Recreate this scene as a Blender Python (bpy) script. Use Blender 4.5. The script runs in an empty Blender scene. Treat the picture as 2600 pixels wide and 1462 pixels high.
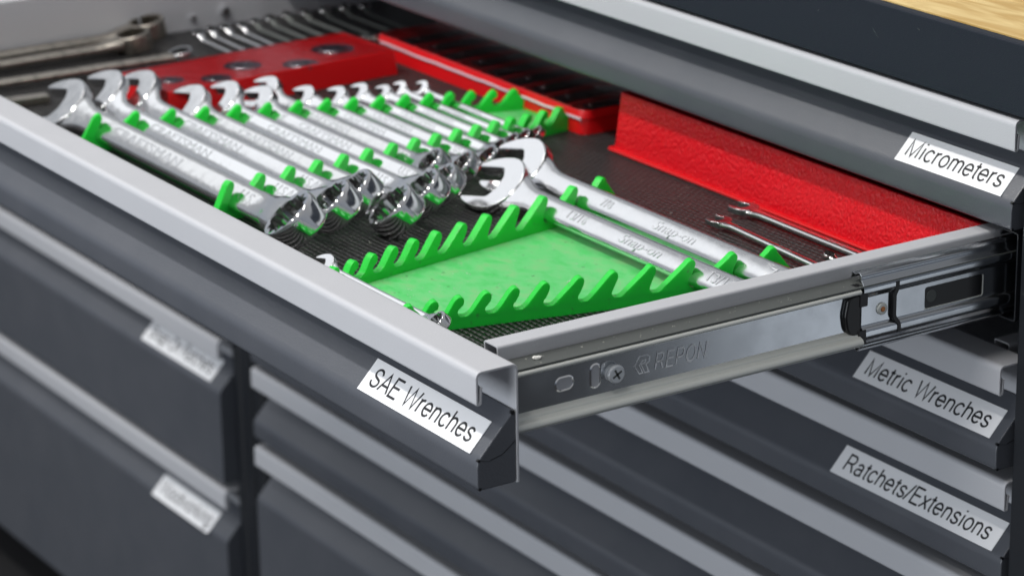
import bpy, bmesh, math, random
from mathutils import Vector, Matrix
R = math.radians
rnd = random.Random(7)
S = 0.0005            # all lengths below are in half millimetres; S turns them into metres
sc = bpy.context.scene
col = sc.collection

# ------------------------------------------------------------------ camera
cd = bpy.data.cameras.new('camera'); cam = bpy.data.objects.new('camera', cd); col.objects.link(cam)
sc.camera = cam
YAW, PIT, ROL = 1.001025, 0.328576, -0.015714
d = Vector((-math.sin(YAW)*math.cos(PIT), math.cos(YAW)*math.cos(PIT), -math.sin(PIT)))
r_ = d.cross(Vector((0, 0, 1))).normalized(); u_ = r_.cross(d)
cr, sr = math.cos(ROL), math.sin(ROL)
rx = cr*r_+sr*u_; ux = -sr*r_+cr*u_
cam.matrix_world = Matrix(((rx.x, ux.x, -d.x, 2056.586*S), (rx.y, ux.y, -d.y, -1322.51*S), (rx.z, ux.z, -d.z, 903.888*S), (0, 0, 0, 1)))
cd.sensor_width = 36; cd.lens = 36*7450.658/2600
cd.clip_start = 0.05; cd.clip_end = 60
cd.dof.use_dof = True; cd.dof.focus_distance = 2800*S; cd.dof.aperture_fstop = 12.5

# ------------------------------------------------------------------ room light
w = bpy.data.worlds.new('World'); sc.world = w; w.use_nodes = True
wn = w.node_tree; bg = wn.nodes['Background']; bg.inputs[1].default_value = 1.0
tcw = wn.nodes.new('ShaderNodeTexCoord'); spw = wn.nodes.new('ShaderNodeSeparateXYZ'); wn.links.new(tcw.outputs['Generated'], spw.inputs[0])
rw_ = wn.nodes.new('ShaderNodeValToRGB'); mrw = wn.nodes.new('ShaderNodeMapRange'); mrw.inputs['From Min'].default_value = -1; mrw.inputs['From Max'].default_value = 1
wn.links.new(spw.outputs['Z'], mrw.inputs['Value']); wn.links.new(mrw.outputs['Result'], rw_.inputs[0])
el = rw_.color_ramp.elements; el[0].position = 0.30; el[0].color = (0.035, 0.042, 0.055, 1); el[1].position = 1.0; el[1].color = (0.50, 0.51, 0.53, 1)
for p_, c_ in ((0.47, (0.16, 0.185, 0.23, 1)), (0.56, (0.42, 0.46, 0.53, 1)), (0.70, (0.52, 0.54, 0.57, 1))):
    e_ = el.new(p_); e_.color = c_
mxw = wn.nodes.new('ShaderNodeMapRange'); mxw.inputs['From Min'].default_value = -0.7; mxw.inputs['From Max'].default_value = 0.6; mxw.inputs['To Min'].default_value = 0.80; mxw.inputs['To Max'].default_value = 0.50
wn.links.new(spw.outputs['X'], mxw.inputs['Value']); wn.links.new(mxw.outputs['Result'], bg.inputs[1])
wn.links.new(rw_.outputs[0], bg.inputs[0])
def area(name, loc, target, sx, sy, watts, color=(1, 1, 1)):
    l = bpy.data.lights.new(name, 'AREA'); l.shape = 'RECTANGLE'; l.size = sx*S; l.size_y = sy*S; l.energy = watts; l.color = color
    o = bpy.data.objects.new(name, l); col.objects.link(o)
    o.location = Vector(loc)*S
    o.rotation_euler = (Vector(target)-Vector(loc)).to_track_quat('-Z', 'Y').to_euler()
    return o
area('front_softbox', (-200, -4200, -150), (-400, 400, -200), 3400, 2000, 26, (0.90, 0.95, 1))
area('ceiling_tube', (-900, -1350, 3000), (-900, 0, 0), 4200, 170, 27, (1, 0.965, 0.92))
area('ceiling_tube', (-900, -3000, 3000), (-900, 0, 0), 4200, 170, 9, (1, 0.985, 0.96))
area('ceiling_tube', (-1100, 430, 3050), (-1100, 430, 0), 3800, 240, 5, (1, 0.975, 0.94))
area('left_softbox', (-4300, -700, 2500), (-900, 300, 0), 2400, 1500, 1.9, (0.96, 0.98, 1))
area('slide_reflection_fill', (1890, 1950, -890), (-18, 390, -40), 400, 900, 0.26, (0.85, 0.92, 1))  # added lamp, only there to put a bright reflection on the slide
sc.view_settings.view_transform = 'Standard'
try: sc.view_settings.look = 'None'
except Exception: pass
sc.view_settings.exposure = 0.0; sc.view_settings.gamma = 1.0; sc.view_settings.use_curve_mapping = False

# ------------------------------------------------------------------ materials
def mat(name, color, rough=0.5, metal=0.0, bump=None, coat=0.0, spec=0.5, var=None, sss=0.0, rvar=None):
    m = bpy.data.materials.new(name); m.use_nodes = True; nt = m.node_tree; b = nt.nodes['Principled BSDF']
    b.inputs['Base Color'].default_value = (*color, 1); b.inputs['Roughness'].default_value = rough
    b.inputs['Metallic'].default_value = metal; b.inputs['Specular IOR Level'].default_value = spec
    if coat: b.inputs['Coat Weight'].default_value = coat; b.inputs['Coat Roughness'].default_value = 0.12
    if sss: b.inputs['Subsurface Weight'].default_value = sss; b.inputs['Subsurface Radius'].default_value = (0.0012, 0.0060, 0.0016); b.inputs['Subsurface Scale'].default_value = 1.0
    tc = nt.nodes.new('ShaderNodeTexCoord')
    if bump:
        scale, dist = bump
        n = nt.nodes.new('ShaderNodeTexNoise'); n.inputs['Scale'].default_value = scale; n.inputs['Detail'].default_value = 3
        nt.links.new(tc.outputs['Object'], n.inputs['Vector'])
        bp = nt.nodes.new('ShaderNodeBump'); bp.inputs['Strength'].default_value = 1.0; bp.inputs['Distance'].default_value = dist
        nt.links.new(n.outputs['Fac'], bp.inputs['Height']); nt.links.new(bp.outputs['Normal'], b.inputs['Normal'])
    if var:
        scale, c2, lo, hi = var
        n = nt.nodes.new('ShaderNodeTexNoise'); n.inputs['Scale'].default_value = scale; n.inputs['Detail'].default_value = 5; n.inputs['Roughness'].default_value = 0.6
        nt.links.new(tc.outputs['Object'], n.inputs['Vector'])
        mr = nt.nodes.new('ShaderNodeMapRange'); mr.inputs['From Min'].default_value = lo; mr.inputs['From Max'].default_value = hi
        mx = nt.nodes.new('ShaderNodeMix'); mx.data_type = 'RGBA'
        mx.inputs['A'].default_value = (*color, 1); mx.inputs['B'].default_value = (*c2, 1)
        nt.links.new(n.outputs['Fac'], mr.inputs['Value']); nt.links.new(mr.outputs['Result'], mx.inputs['Factor'])
        nt.links.new(mx.outputs['Result'], b.inputs['Base Color'])
    if rvar:
        scale, r2, lo, hi = rvar
        n = nt.nodes.new('ShaderNodeTexNoise'); n.inputs['Scale'].default_value = scale; n.inputs['Detail'].default_value = 4
        nt.links.new(tc.outputs['Object'], n.inputs['Vector'])
        mr = nt.nodes.new('ShaderNodeMapRange'); mr.inputs['From Min'].default_value = lo; mr.inputs['From Max'].default_value = hi
        mr.inputs['To Min'].default_value = rough; mr.inputs['To Max'].default_value = r2
        nt.links.new(n.outputs['Fac'], mr.inputs['Value']); nt.links.new(mr.outputs['Result'], b.inputs['Roughness'])
    return m
M = {}
M['light'] = mat('light_grey_powder_coat', (0.48, 0.49, 0.52), 0.38, bump=(1100, 0.00009), rvar=(45, 0.5, 0.4, 0.7))
M['dark'] = mat('dark_grey_powder_coat', (0.075, 0.082, 0.097), 0.30, bump=(1000, 0.00012), spec=0.65, var=(25, (0.086, 0.092, 0.107), 0.35, 0.7), rvar=(30, 0.38, 0.4, 0.7))
M['black'] = mat('black_powder_coat', (0.010, 0.012, 0.016), 0.45, bump=(1500, 0.00007))
M['blackedge'] = mat('black_textured_edge', (0.014, 0.018, 0.027), 0.5, bump=(1300, 0.00012), spec=0.22)
M['blackplastic'] = mat('black_plastic', (0.008, 0.008, 0.009), 0.3)
M['zinc'] = mat('zinc_plated_steel', (0.52, 0.54, 0.565), 0.19, metal=1.0, rvar=(60, 0.24, 0.45, 0.75))
M['zinclip'] = mat('lit_zinc_lip', (0.62, 0.64, 0.61), 0.36, metal=0.30, bump=(300, 0.00006))  # zinc made paler, less metallic: overhead light on the lips put into colour
M['dullsteel'] = mat('dull_galvanised_steel', (0.13, 0.14, 0.135), 0.5, metal=0.6, bump=(700, 0.00004))
M['chrome'] = mat('chrome', (0.86, 0.865, 0.875), 0.06, metal=1.0, bump=(90, 0.00010), rvar=(160, 0.14, 0.45, 0.7))
M['chromeworn'] = mat('worn_chrome', (0.80, 0.80, 0.80), 0.09, metal=1.0, bump=(110, 0.00012), rvar=(210, 0.22, 0.45, 0.66))
M['chromesoft'] = mat('oily_chrome', (0.84, 0.84, 0.85), 0.08, metal=1.0, bump=(70, 0.00014), rvar=(120, 0.18, 0.4, 0.66))
M['satin'] = mat('satin_ground_chrome', (0.78, 0.785, 0.80), 0.13, metal=1.0, bump=(110, 0.00007), rvar=(140, 0.22, 0.4, 0.7))
M['polished'] = mat('polished_chrome', (0.90, 0.90, 0.905), 0.07, metal=1.0, rvar=(150, 0.15, 0.5, 0.7))
M['raised'] = mat('darkened_letter_metal', (0.74, 0.745, 0.76), 0.2, metal=1.0)  # darker than the shafts: dark reflections at the letter edges put into colour
M['aged'] = mat('aged_nickel', (0.52, 0.48, 0.42), 0.32, metal=1.0, bump=(420, 0.0003), var=(160, (0.24, 0.22, 0.19), 0.5, 0.7))
M['green'] = mat('green_plastic', (0.016, 0.66, 0.055), 0.36, spec=0.5, sss=0.40, var=(230, (0.06, 0.30, 0.07), 0.62, 0.76))
M['red'] = mat('red_plastic', (0.72, 0.006, 0.010), 0.34)
M['sticker'] = mat('white_label_tape', (0.87, 0.88, 0.905), 0.33, bump=(200, 0.00005))
M['ink'] = mat('black_print', (0.012, 0.013, 0.016), 0.5)
M['crumb'] = mat('white_crumb', (0.75, 0.75, 0.72), 0.7)
M['screwzinc'] = mat('bright_zinc_screw', (0.66, 0.69, 0.72), 0.3, metal=0.45)
M['wellgrey'] = mat('smoky_plastic_well', (0.13, 0.11, 0.15), 0.3)
M['dustgrey'] = mat('grey_dust', (0.42, 0.43, 0.38), 0.8)
M['edgewhite'] = mat('pressed_edge_glint', (0.85, 0.87, 0.90), 0.4, metal=0.0)  # highlight along the pressed letters, put into a white matte colour
M['copper'] = mat('rivet_copper', (0.6, 0.25, 0.1), 0.35, metal=1.0)
M['floor'] = mat('dark_floor', (0.02, 0.02, 0.022), 0.6)

def green_stained():
    m = mat('green_plastic_dusty', (0.03, 0.56, 0.07), 0.42, bump=(700, 0.00005))
    nt = m.node_tree; b = nt.nodes['Principled BSDF']
    tc = nt.nodes.new('ShaderNodeTexCoord'); mp = nt.nodes.new('ShaderNodeMapping'); mp.inputs['Scale'].default_value = (1.0, 1.7, 1)
    nt.links.new(tc.outputs['Object'], mp.inputs['Vector'])
    n = nt.nodes.new('ShaderNodeTexNoise'); n.inputs['Scale'].default_value = 75; n.inputs['Detail'].default_value = 7; n.inputs['Roughness'].default_value = 0.55; n.inputs['Distortion'].default_value = 0.3
    nt.links.new(mp.outputs[0], n.inputs['Vector'])
    rp = nt.nodes.new('ShaderNodeValToRGB'); rp.color_ramp.elements[0].position = 0.30; rp.color_ramp.elements[0].color = (0.06, 0.56, 0.12, 1)
    rp.color_ramp.elements[1].position = 0.72; rp.color_ramp.elements[1].color = (0.23, 0.54, 0.21, 1)
    e = rp.color_ramp.elements.new(0.5); e.color = (0.13, 0.60, 0.19, 1)
    nt.links.new(n.outputs['Fac'], rp.inputs[0])
    n2 = nt.nodes.new('ShaderNodeTexNoise'); n2.inputs['Scale'].default_value = 240; n2.inputs['Detail'].default_value = 4
    nt.links.new(tc.outputs['Object'], n2.inputs['Vector'])
    mr = nt.nodes.new('ShaderNodeMapRange'); mr.inputs['From Min'].default_value = 0.68; mr.inputs['From Max'].default_value = 0.78
    nt.links.new(n2.outputs['Fac'], mr.inputs['Value'])
    mx = nt.nodes.new('ShaderNodeMix'); mx.data_type = 'RGBA'; mx.inputs['B'].default_value = (0.06, 0.10, 0.04, 1)
    nt.links.new(rp.outputs[0], mx.inputs['A']); nt.links.new(mr.outputs['Result'], mx.inputs['Factor'])
    nt.links.new(mx.outputs['Result'], b.inputs['Base Color'])
    return m
M['greendust'] = green_stained()

def liner_mat():
    m = mat('ribbed_black_liner', (0.012, 0.012, 0.013), 0.40, spec=0.32)
    nt = m.node_tree; b = nt.nodes['Principled BSDF']
    tc = nt.nodes.new('ShaderNodeTexCoord'); sp = nt.nodes.new('ShaderNodeSeparateXYZ')
    nz = nt.nodes.new('ShaderNodeTexNoise'); nz.inputs['Scale'].default_value = 90; nz.inputs['Detail'].default_value = 3
    nt.links.new(tc.outputs['Object'], nz.inputs['Vector'])
    vm = nt.nodes.new('ShaderNodeVectorMath'); vm.operation = 'SCALE'; vm.inputs['Scale'].default_value = 0.0022
    nt.links.new(nz.outputs['Color'], vm.inputs[0])
    va = nt.nodes.new('ShaderNodeVectorMath'); va.operation = 'ADD'
    nt.links.new(tc.outputs['Object'], va.inputs[0]); nt.links.new(vm.outputs[0], va.inputs[1])
    nt.links.new(va.outputs[0], sp.inputs[0])
    def mth(op, a, bb=None):
        n = nt.nodes.new('ShaderNodeMath'); n.operation = op
        for i, v in enumerate((a, bb)):
            if v is None: continue
            if isinstance(v, (int, float)): n.inputs[i].default_value = v
            else: nt.links.new(v, n.inputs[i])
        return n.outputs[0]
    fy = mth('MULTIPLY', sp.outputs['Y'], 1/(7.0*S))
    row = mth('FLOOR', fy)
    sy = mth('ABSOLUTE', mth('SINE', mth('MULTIPLY', fy, math.pi)))
    ph = mth('MULTIPLY', row, 0.5)
    sx = mth('ABSOLUTE', mth('SINE', mth('MULTIPLY', mth('ADD', mth('MULTIPLY', sp.outputs['X'], 1/(9.0*S)), ph), math.pi)))
    h = mth('MULTIPLY', mth('POWER', sy, 0.7), mth('ADD', mth('MULTIPLY', mth('POWER', sx, 0.6), 0.40), 0.60))
    bp = nt.nodes.new('ShaderNodeBump'); bp.inputs['Distance'].default_value = 3.6*S; bp.inputs['Strength'].default_value = 1
    nt.links.new(h, bp.inputs['Height']); nt.links.new(bp.outputs[0], b.inputs['Normal'])
    mr = nt.nodes.new('ShaderNodeMapRange'); mr.inputs['From Min'].default_value = 0.55; mr.inputs['From Max'].default_value = 1.0
    mx = nt.nodes.new('ShaderNodeMix'); mx.data_type = 'RGBA'; mx.inputs['A'].default_value = (0.003, 0.003, 0.003, 1); mx.inputs['B'].default_value = (0.062, 0.062, 0.064, 1)  # pale rib tops, dark grooves: highlights and shade of the ribs in the colour
    nt.links.new(h, mr.inputs['Value']); nt.links.new(mr.outputs['Result'], mx.inputs['Factor']); nt.links.new(mx.outputs['Result'], b.inputs['Base Color'])
    return m
M['liner'] = liner_mat()

def red_textured():
    m = mat('red_grained_plastic', (0.80, 0.004, 0.014), 0.30)
    nt = m.node_tree; b = nt.nodes['Principled BSDF']
    tc = nt.nodes.new('ShaderNodeTexCoord'); mp = nt.nodes.new('ShaderNodeMapping'); mp.inputs['Scale'].default_value = (1, 1, 0.62)
    nt.links.new(tc.outputs['Object'], mp.inputs['Vector'])
    n = nt.nodes.new('ShaderNodeTexNoise'); n.inputs['Scale'].default_value = 760; n.inputs['Detail'].default_value = 1
    nt.links.new(mp.outputs[0], n.inputs['Vector'])
    bp = nt.nodes.new('ShaderNodeBump'); bp.inputs['Distance'].default_value = 0.0013; nt.links.new(n.outputs['Fac'], bp.inputs['Height'])
    nt.links.new(bp.outputs[0], b.inputs['Normal'])
    return m
M['redgrain'] = red_textured()

def wood_mat():
    m = mat('maple_wood', (0.7, 0.5, 0.2), 0.45)
    nt = m.node_tree; b = nt.nodes['Principled BSDF']
    tc = nt.nodes.new('ShaderNodeTexCoord'); mp = nt.nodes.new('ShaderNodeMapping'); mp.inputs['Scale'].default_value = (4, 26, 4); mp.inputs['Rotation'].default_value = (0, 0, 0.12)
    nt.links.new(tc.outputs['Object'], mp.inputs['Vector'])
    n = nt.nodes.new('ShaderNodeTexNoise'); n.inputs['Scale'].default_value = 3; n.inputs['Detail'].default_value = 6; n.inputs['Distortion'].default_value = 1.2
    nt.links.new(mp.outputs[0], n.inputs['Vector'])
    rp = nt.nodes.new('ShaderNodeValToRGB')
    rp.color_ramp.elements[0].position = 0.36; rp.color_ramp.elements[0].color = (0.56, 0.36, 0.11, 1)
    rp.color_ramp.elements[1].position = 0.62; rp.color_ramp.elements[1].color = (0.78, 0.59, 0.26, 1)
    nt.links.new(n.outputs['Fac'], rp.inputs[0]); nt.links.new(rp.outputs[0], b.inputs['Base Color'])
    return m
M['wood'] = wood_mat()

def clear_mat():
    m = bpy.data.materials.new('clear_plastic'); m.use_nodes = True; nt = m.node_tree
    for n in list(nt.nodes): nt.nodes.remove(n)
    o = nt.nodes.new('ShaderNodeOutputMaterial'); mx = nt.nodes.new('ShaderNodeMixShader'); t = nt.nodes.new('ShaderNodeBsdfTransparent'); g = nt.nodes.new('ShaderNodeBsdfGlossy')
    t.inputs[0].default_value = (0.93, 0.92, 0.94, 1); g.inputs['Roughness'].default_value = 0.12
    lw = nt.nodes.new('ShaderNodeLayerWeight'); lw.inputs['Blend'].default_value = 0.5
    pw = nt.nodes.new('ShaderNodeMath'); pw.operation = 'POWER'; pw.inputs[1].default_value = 3.5; nt.links.new(lw.outputs['Facing'], pw.inputs[0])
    f = nt.nodes.new('ShaderNodeMath'); f.operation = 'MULTIPLY_ADD'; f.inputs[1].default_value = 0.6; f.inputs[2].default_value = 0.09; nt.links.new(pw.outputs[0], f.inputs[0])
    tc = nt.nodes.new('ShaderNodeTexCoord'); n = nt.nodes.new('ShaderNodeTexNoise'); n.inputs['Scale'].default_value = 120; nt.links.new(tc.outputs['Object'], n.inputs['Vector'])
    bp = nt.nodes.new('ShaderNodeBump'); bp.inputs['Distance'].default_value = 0.00035; nt.links.new(n.outputs['Fac'], bp.inputs['Height'])
    nt.links.new(bp.outputs[0], g.inputs['Normal']); nt.links.new(f.outputs[0], mx.inputs[0]); nt.links.new(t.outputs[0], mx.inputs[1]); nt.links.new(g.outputs[0], mx.inputs[2]); nt.links.new(mx.outputs[0], o.inputs[0])
    return m
M['clear'] = clear_mat()

# ------------------------------------------------------------------ object helpers
def tag(o, label=None, cat=None, group=None, kind=None):
    if label: o['label'] = label
    if cat: o['category'] = cat
    if group: o['group'] = group
    if kind: o['kind'] = kind
    return o
def thing(name, label, cat, loc=(0, 0, 0), group=None, mw=None):
    o = bpy.data.objects.new(name, None); col.objects.link(o); o.empty_display_size = 0.02
    if mw is not None: o.matrix_world = mw
    else: o.location = Vector(loc)*S
    return tag(o, label, cat, group)
def mesh(name, V, F, m, parent=None, angle=35, origin=(0, 0, 0), label=None, kind=None):
    """V in half millimetres, in the parent's frame (origin is subtracted first)"""
    me = bpy.data.meshes.new(name); og = Vector(origin)
    me.from_pydata([(Vector(v)-og)*S for v in V], [], F)
    bm = bmesh.new(); bm.from_mesh(me); bmesh.ops.recalc_face_normals(bm, faces=bm.faces); bm.to_mesh(me); bm.free()
    if angle:
        me.set_sharp_from_angle(angle=R(angle)); me.polygons.foreach_set('use_smooth', [len(p.vertices) <= 4 for p in me.polygons])
    me.materials.append(m)
    o = bpy.data.objects.new(name, me); col.objects.link(o)
    if angle:
        wm = o.modifiers.new('weighted', 'WEIGHTED_NORMAL'); wm.keep_sharp = True; wm.weight = 90
    if parent is not None: o.parent = parent
    if label: o['label'] = label
    if kind: o['kind'] = kind
    return o
def inset(P, dd):
    n = len(P); out = []
    area2 = sum(P[i][0]*P[(i+1) % n][1]-P[(i+1) % n][0]*P[i][1] for i in range(n)); sg = 1 if area2 > 0 else -1
    for i in range(n):
        a, b, c = P[i-1], P[i], P[(i+1) % n]
        e1 = Vector((b[0]-a[0], b[1]-a[1])); e2 = Vector((c[0]-b[0], c[1]-b[1]))
        if e1.length < 1e-9: e1 = e2
        if e2.length < 1e-9: e2 = e1
        e1.normalize(); e2.normalize()
        n1 = Vector((-e1.y, e1.x))*sg; n2 = Vector((-e2.y, e2.x))*sg
        m = n1+n2
        if m.length < 1e-6: m = n1
        m.normalize(); k = max(0.45, m.dot(n1))
        out.append((b[0]+m.x*dd/k, b[1]+m.y*dd/k))
    return out
def prism(P, lo, hi, axes, bev=0.0, lock=None):
    """closed outline P (a,b) swept along c from lo to hi; axes maps (a,b,c) to xyz; bev rounds the two rims (not at points where lock(p))"""
    n = len(P); loops = []
    if bev:
        I = inset(P, bev); I2 = inset(P, bev*0.3)
        if lock: I = [P[i] if lock(P[i]) else I[i] for i in range(n)]; I2 = [P[i] if lock(P[i]) else I2[i] for i in range(n)]
        loops = [(I, lo), (I2, lo+bev*0.3), (P, lo+bev), (P, hi-bev), (I2, hi-bev*0.3), (I, hi)]
    else: loops = [(P, lo), (P, hi)]
    V = []; F = []
    for L, c in loops:
        for a, b in L: V.append(axes(a, b, c))
    for k in range(len(loops)-1):
        for i in range(n):
            j = (i+1) % n; F.append((k*n+i, k*n+j, (k+1)*n+j, (k+1)*n+i))
    F.append(tuple(range(n-1, -1, -1))); F.append(tuple((len(loops)-1)*n+i for i in range(n)))
    return V, F
def box(x0, x1, y0, y1, z0, z1, bev=0.8):
    P = [(x0, y0), (x1, y0), (x1, y1), (x0, y1)]
    if not bev: return prism(P, z0, z1, lambda a, b, c: (a, b, c))
    return prism(rounded(P, bev), z0, z1, lambda a, b, c: (a, b, c), bev)
def rounded(P, r, seg=3):
    """round the corners of polygon P; r a number or list"""
    n = len(P); out = []
    for i in range(n):
        ri = r[i] if isinstance(r, (list, tuple)) else r
        a, b, c = Vector(P[i-1]), Vector(P[i]), Vector(P[(i+1) % n])
        if ri <= 0: out.append(tuple(b)); continue
        e1 = (a-b); e2 = (c-b); l1 = e1.length; l2 = e2.length; e1.normalize(); e2.normalize()
        t = min(ri, l1*0.45, l2*0.45)
        p0 = b+e1*t; p1 = b+e2*t
        for k in range(seg+1):
            s = k/seg; q = p0*(1-s)**2+b*2*s*(1-s)+p1*s*s; out.append((q.x, q.y))
    return out
def sheet(path, th, seg=4):
    """polyline path -> closed outline of a bent sheet of thickness th"""
    A = []; B = []; n = len(path)
    for i in range(n):
        p = Vector(path[i]); a = Vector(path[max(0, i-1)]); c = Vector(path[min(n-1, i+1)])
        e1 = (p-a) if i > 0 else (c-p); e2 = (c-p) if i < n-1 else (p-a)
        e1.normalize(); e2.normalize(); n1 = Vector((-e1.y, e1.x)); n2 = Vector((-e2.y, e2.x)); m = (n1+n2)
        if m.length < 1e-6: m = n1
        m.normalize(); k = max(0.5, m.dot(n1)); A.append(tuple(p+m*th/2/k)); B.append(tuple(p-m*th/2/k))
    return A+B[::-1]
def arcpath(P, r, seg=5):
    """open polyline with rounded inner corners"""
    out = [P[0]]
    for i in range(1, len(P)-1):
        ri = r[i] if isinstance(r, (list, tuple)) else r
        a, b, c = Vector(P[i-1]), Vector(P[i]), Vector(P[i+1]); e1 = (a-b); e2 = (c-b); t = min(ri, e1.length*.48, e2.length*.48); e1.normalize(); e2.normalize()
        p0 = b+e1*t; p1 = b+e2*t
        for k in range(seg+1):
            s = k/seg; q = p0*(1-s)**2+b*2*s*(1-s)+p1*s*s; out.append((q.x, q.y))
    out.append(P[-1]); return out
def join(*vf):
    V = []; F = []
    for v, f in vf:
        o = len(V); V += list(v); F += [tuple(i+o for i in ff) for ff in f]
    return V, F
alongX = lambda a, b, c: (c, a, b)      # outline in (y,z), swept along x
alongY = lambda a, b, c: (a, c, b)      # outline in (x,z), swept along y
alongZ = lambda a, b, c: (a, b, c)
def cyl(cx, cy, r, z0, z1, axes=alongZ, seg=24, bev=0.0):
    return prism([(cx+r*math.cos(2*math.pi*i/seg), cy+r*math.sin(2*math.pi*i/seg)) for i in range(seg)], z0, z1, axes, bev)

# ------------------------------------------------------------------ plain sans lettering for the label tape (monoline strokes)
def arc(cx, cy, rx_, ry_, a0, a1, n=14):
    return [(cx+rx_*math.cos(R(a0+(a1-a0)*i/n)), cy+ry_*math.sin(R(a0+(a1-a0)*i/n))) for i in range(n+1)]
X = 0.52; Cp = 0.72; As = 0.74
def o_(w=0.46): return [arc(w/2, X/2, w/2-0.04, X/2-0.01, 0, 360, 28)]
def nstem(x0, w_, y=0): return [(x0, y), (x0, X-0.16)]
GL = {
 'S': (0.60, [[(0.53, 0.53)]+arc(0.30, 0.535, 0.205, 0.165, 20, 240, 14)+arc(0.30, 0.19, 0.225, 0.175, 60, -160, 14)[1:]+[(0.065, 0.215)]]),
 'A': (0.62, [[(0.02, 0), (0.31, Cp), (0.60, 0)], [(0.125, 0.24), (0.495, 0.24)]]),
 'E': (0.60, [[(0.56, 0), (0.09, 0), (0.09, Cp), (0.545, Cp)], [(0.09, 0.38), (0.51, 0.38)]]),
 'W': (0.88, [[(0.03, Cp), (0.22, 0), (0.44, Cp), (0.66, 0), (0.85, Cp)]]),
 'M': (0.78, [[(0.08, 0), (0.08, Cp), (0.37, 0.0), (0.66, Cp), (0.66, 0)]]),
 'R': (0.68, [[(0.09, 0), (0.09, Cp), (0.36, Cp)]+arc(0.37, 0.535, 0.18, 0.185, 90, -90, 10)+[(0.09, 0.35)], [(0.36, 0.345), (0.46, 0.26), (0.62, 0)]]),
 'r': (0.33, [[(0.08, 0), (0.08, X)], [(0.08, 0.28)]+arc(0.25, 0.30, 0.17, 0.20, 175, 75, 8)]),
 'e': (0.52, [[(0.045, 0.27), (0.455, 0.27)]+arc(0.25, X/2, 0.205, X/2-0.01, 5, 325, 22)]),
 'n': (0.52, [[(0.08, 0), (0.08, X)], [(0.08, 0.30)]+arc(0.255, 0.32, 0.175, 0.185, 170, 0, 10)+[(0.43, 0)]]),
 'c': (0.48, [arc(0.25, X/2, 0.205, X/2-0.01, 38, 322, 22)]),
 'h': (0.52, [[(0.08, 0), (0.08, As)], [(0.08, 0.30)]+arc(0.255, 0.32, 0.175, 0.185, 170, 0, 10)+[(0.43, 0)]]),
 's': (0.46, [[(0.385, 0.40)]+arc(0.225, 0.385, 0.15, 0.115, 25, 245, 12)+arc(0.225, 0.13, 0.165, 0.12, 65, -165, 12)[1:]+[(0.06, 0.125)]]),
 'i': (0.22, [[(0.10, 0), (0.10, X)], [(0.10, As-0.075), (0.10, As)]]),
 'o': (0.52, [arc(0.25, X/2, 0.205, X/2-0.01, 0, 360, 28)]),
 'm': (0.80, [[(0.08, 0), (0.08, X)], [(0.08, 0.32)]+arc(0.235, 0.34, 0.155, 0.165, 170, 0, 9)+[(0.39, 0)], [(0.39, 0.32)]+arc(0.55, 0.34, 0.16, 0.165, 170, 0, 9)+[(0.71, 0)]]),
 't': (0.27, [[(0.13, Cp-0.04), (0.13, 0.12)]+arc(0.21, 0.10, 0.08, 0.095, 190, 280, 6), [(0.01, X), (0.25, X)]]),
 'a': (0.52, [arc(0.235, 0.36, 0.16, 0.145, 160, 10, 9)+[(0.40, 0.33), (0.40, 0.10), (0.45, 0.0)], [(0.40, 0.30), (0.30, 0.28)]+arc(0.215, 0.145, 0.165, 0.14, 95, 275, 12)+arc(0.26, 0.17, 0.14, 0.165, -75, 0, 5)]),
 'x': (0.46, [[(0.02, 0), (0.43, X)], [(0.03, X), (0.44, 0)]]),
 '/': (0.28, [[(0.0, -0.02), (0.26, As)]]),
 'p': (0.52, [[(0.08, -0.2), (0.08, X)], arc(0.255, X/2, 0.19, X/2-0.01, 0, 360, 24)]),
 '-': (0.33, [[(0.04, 0.27), (0.28, 0.27)]]),
 'O': (0.74, [arc(0.37, Cp/2, 0.31, Cp/2, 0, 360, 30)]),
 'k': (0.46, [[(0.08, 0), (0.08, As)], [(0.40, X), (0.08, 0.18)], [(0.18, 0.28), (0.42, 0)]]),
 'd': (0.52, [[(0.43, 0), (0.43, As)], arc(0.25, X/2, 0.19, X/2-0.01, 0, 360, 24)]),
 'w': (0.68, [[(0.02, X), (0.17, 0), (0.34, X), (0.51, 0), (0.66, X)]]),
 'g': (0.52, [arc(0.25, X/2, 0.19, X/2-0.01, 0, 360, 24), [(0.43, X), (0.43, -0.05)]+arc(0.25, -0.05, 0.18, 0.15, 0, -160, 8)]),
 ' ': (0.26, []),
}
def ribbon(pts, w_):
    A = sheet(pts, w_); n = len(pts); V = [(a, b) for a, b in A]; F = []
    for i in range(n-1): F.append((i, i+1, 2*n-2-i, 2*n-1-i))
    return V, F
def lettering2d(text, stroke=0.09, gap=0.035):
    V = []; F = []; x = 0
    for ch in text:
        adv, strokes = GL[ch]
        for st in strokes:
            v, f = ribbon(st, stroke); o = len(V); V += [(a+x, b) for a, b in v]; F += [tuple(i+o for i in ff) for ff in f]
        x += adv+gap
    return V, F, x-gap

def font_mesh(text, size, extrude=0.0, outline=0.0, shear=0.0):
    c = bpy.data.curves.new('tmp', 'FONT'); c.body = text; c.size = size; c.extrude = extrude; c.align_x = 'CENTER'; c.align_y = 'CENTER'; c.resolution_u = 3; c.shear = shear
    if outline: c.fill_mode = 'NONE' if hasattr(c, 'fill_mode') else 'FRONT'; c.bevel_depth = outline; c.bevel_resolution = 1
    o = bpy.data.objects.new('tmp', c); col.objects.link(o); dg = bpy.context.evaluated_depsgraph_get()
    me = bpy.data.meshes.new_from_object(o.evaluated_get(dg)); V = [tuple(v.co) for v in me.vertices]; F = [tuple(p.vertices) for p in me.polygons]
    bpy.data.objects.remove(o); bpy.data.curves.remove(c); bpy.data.meshes.remove(me)
    return V, F

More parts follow.
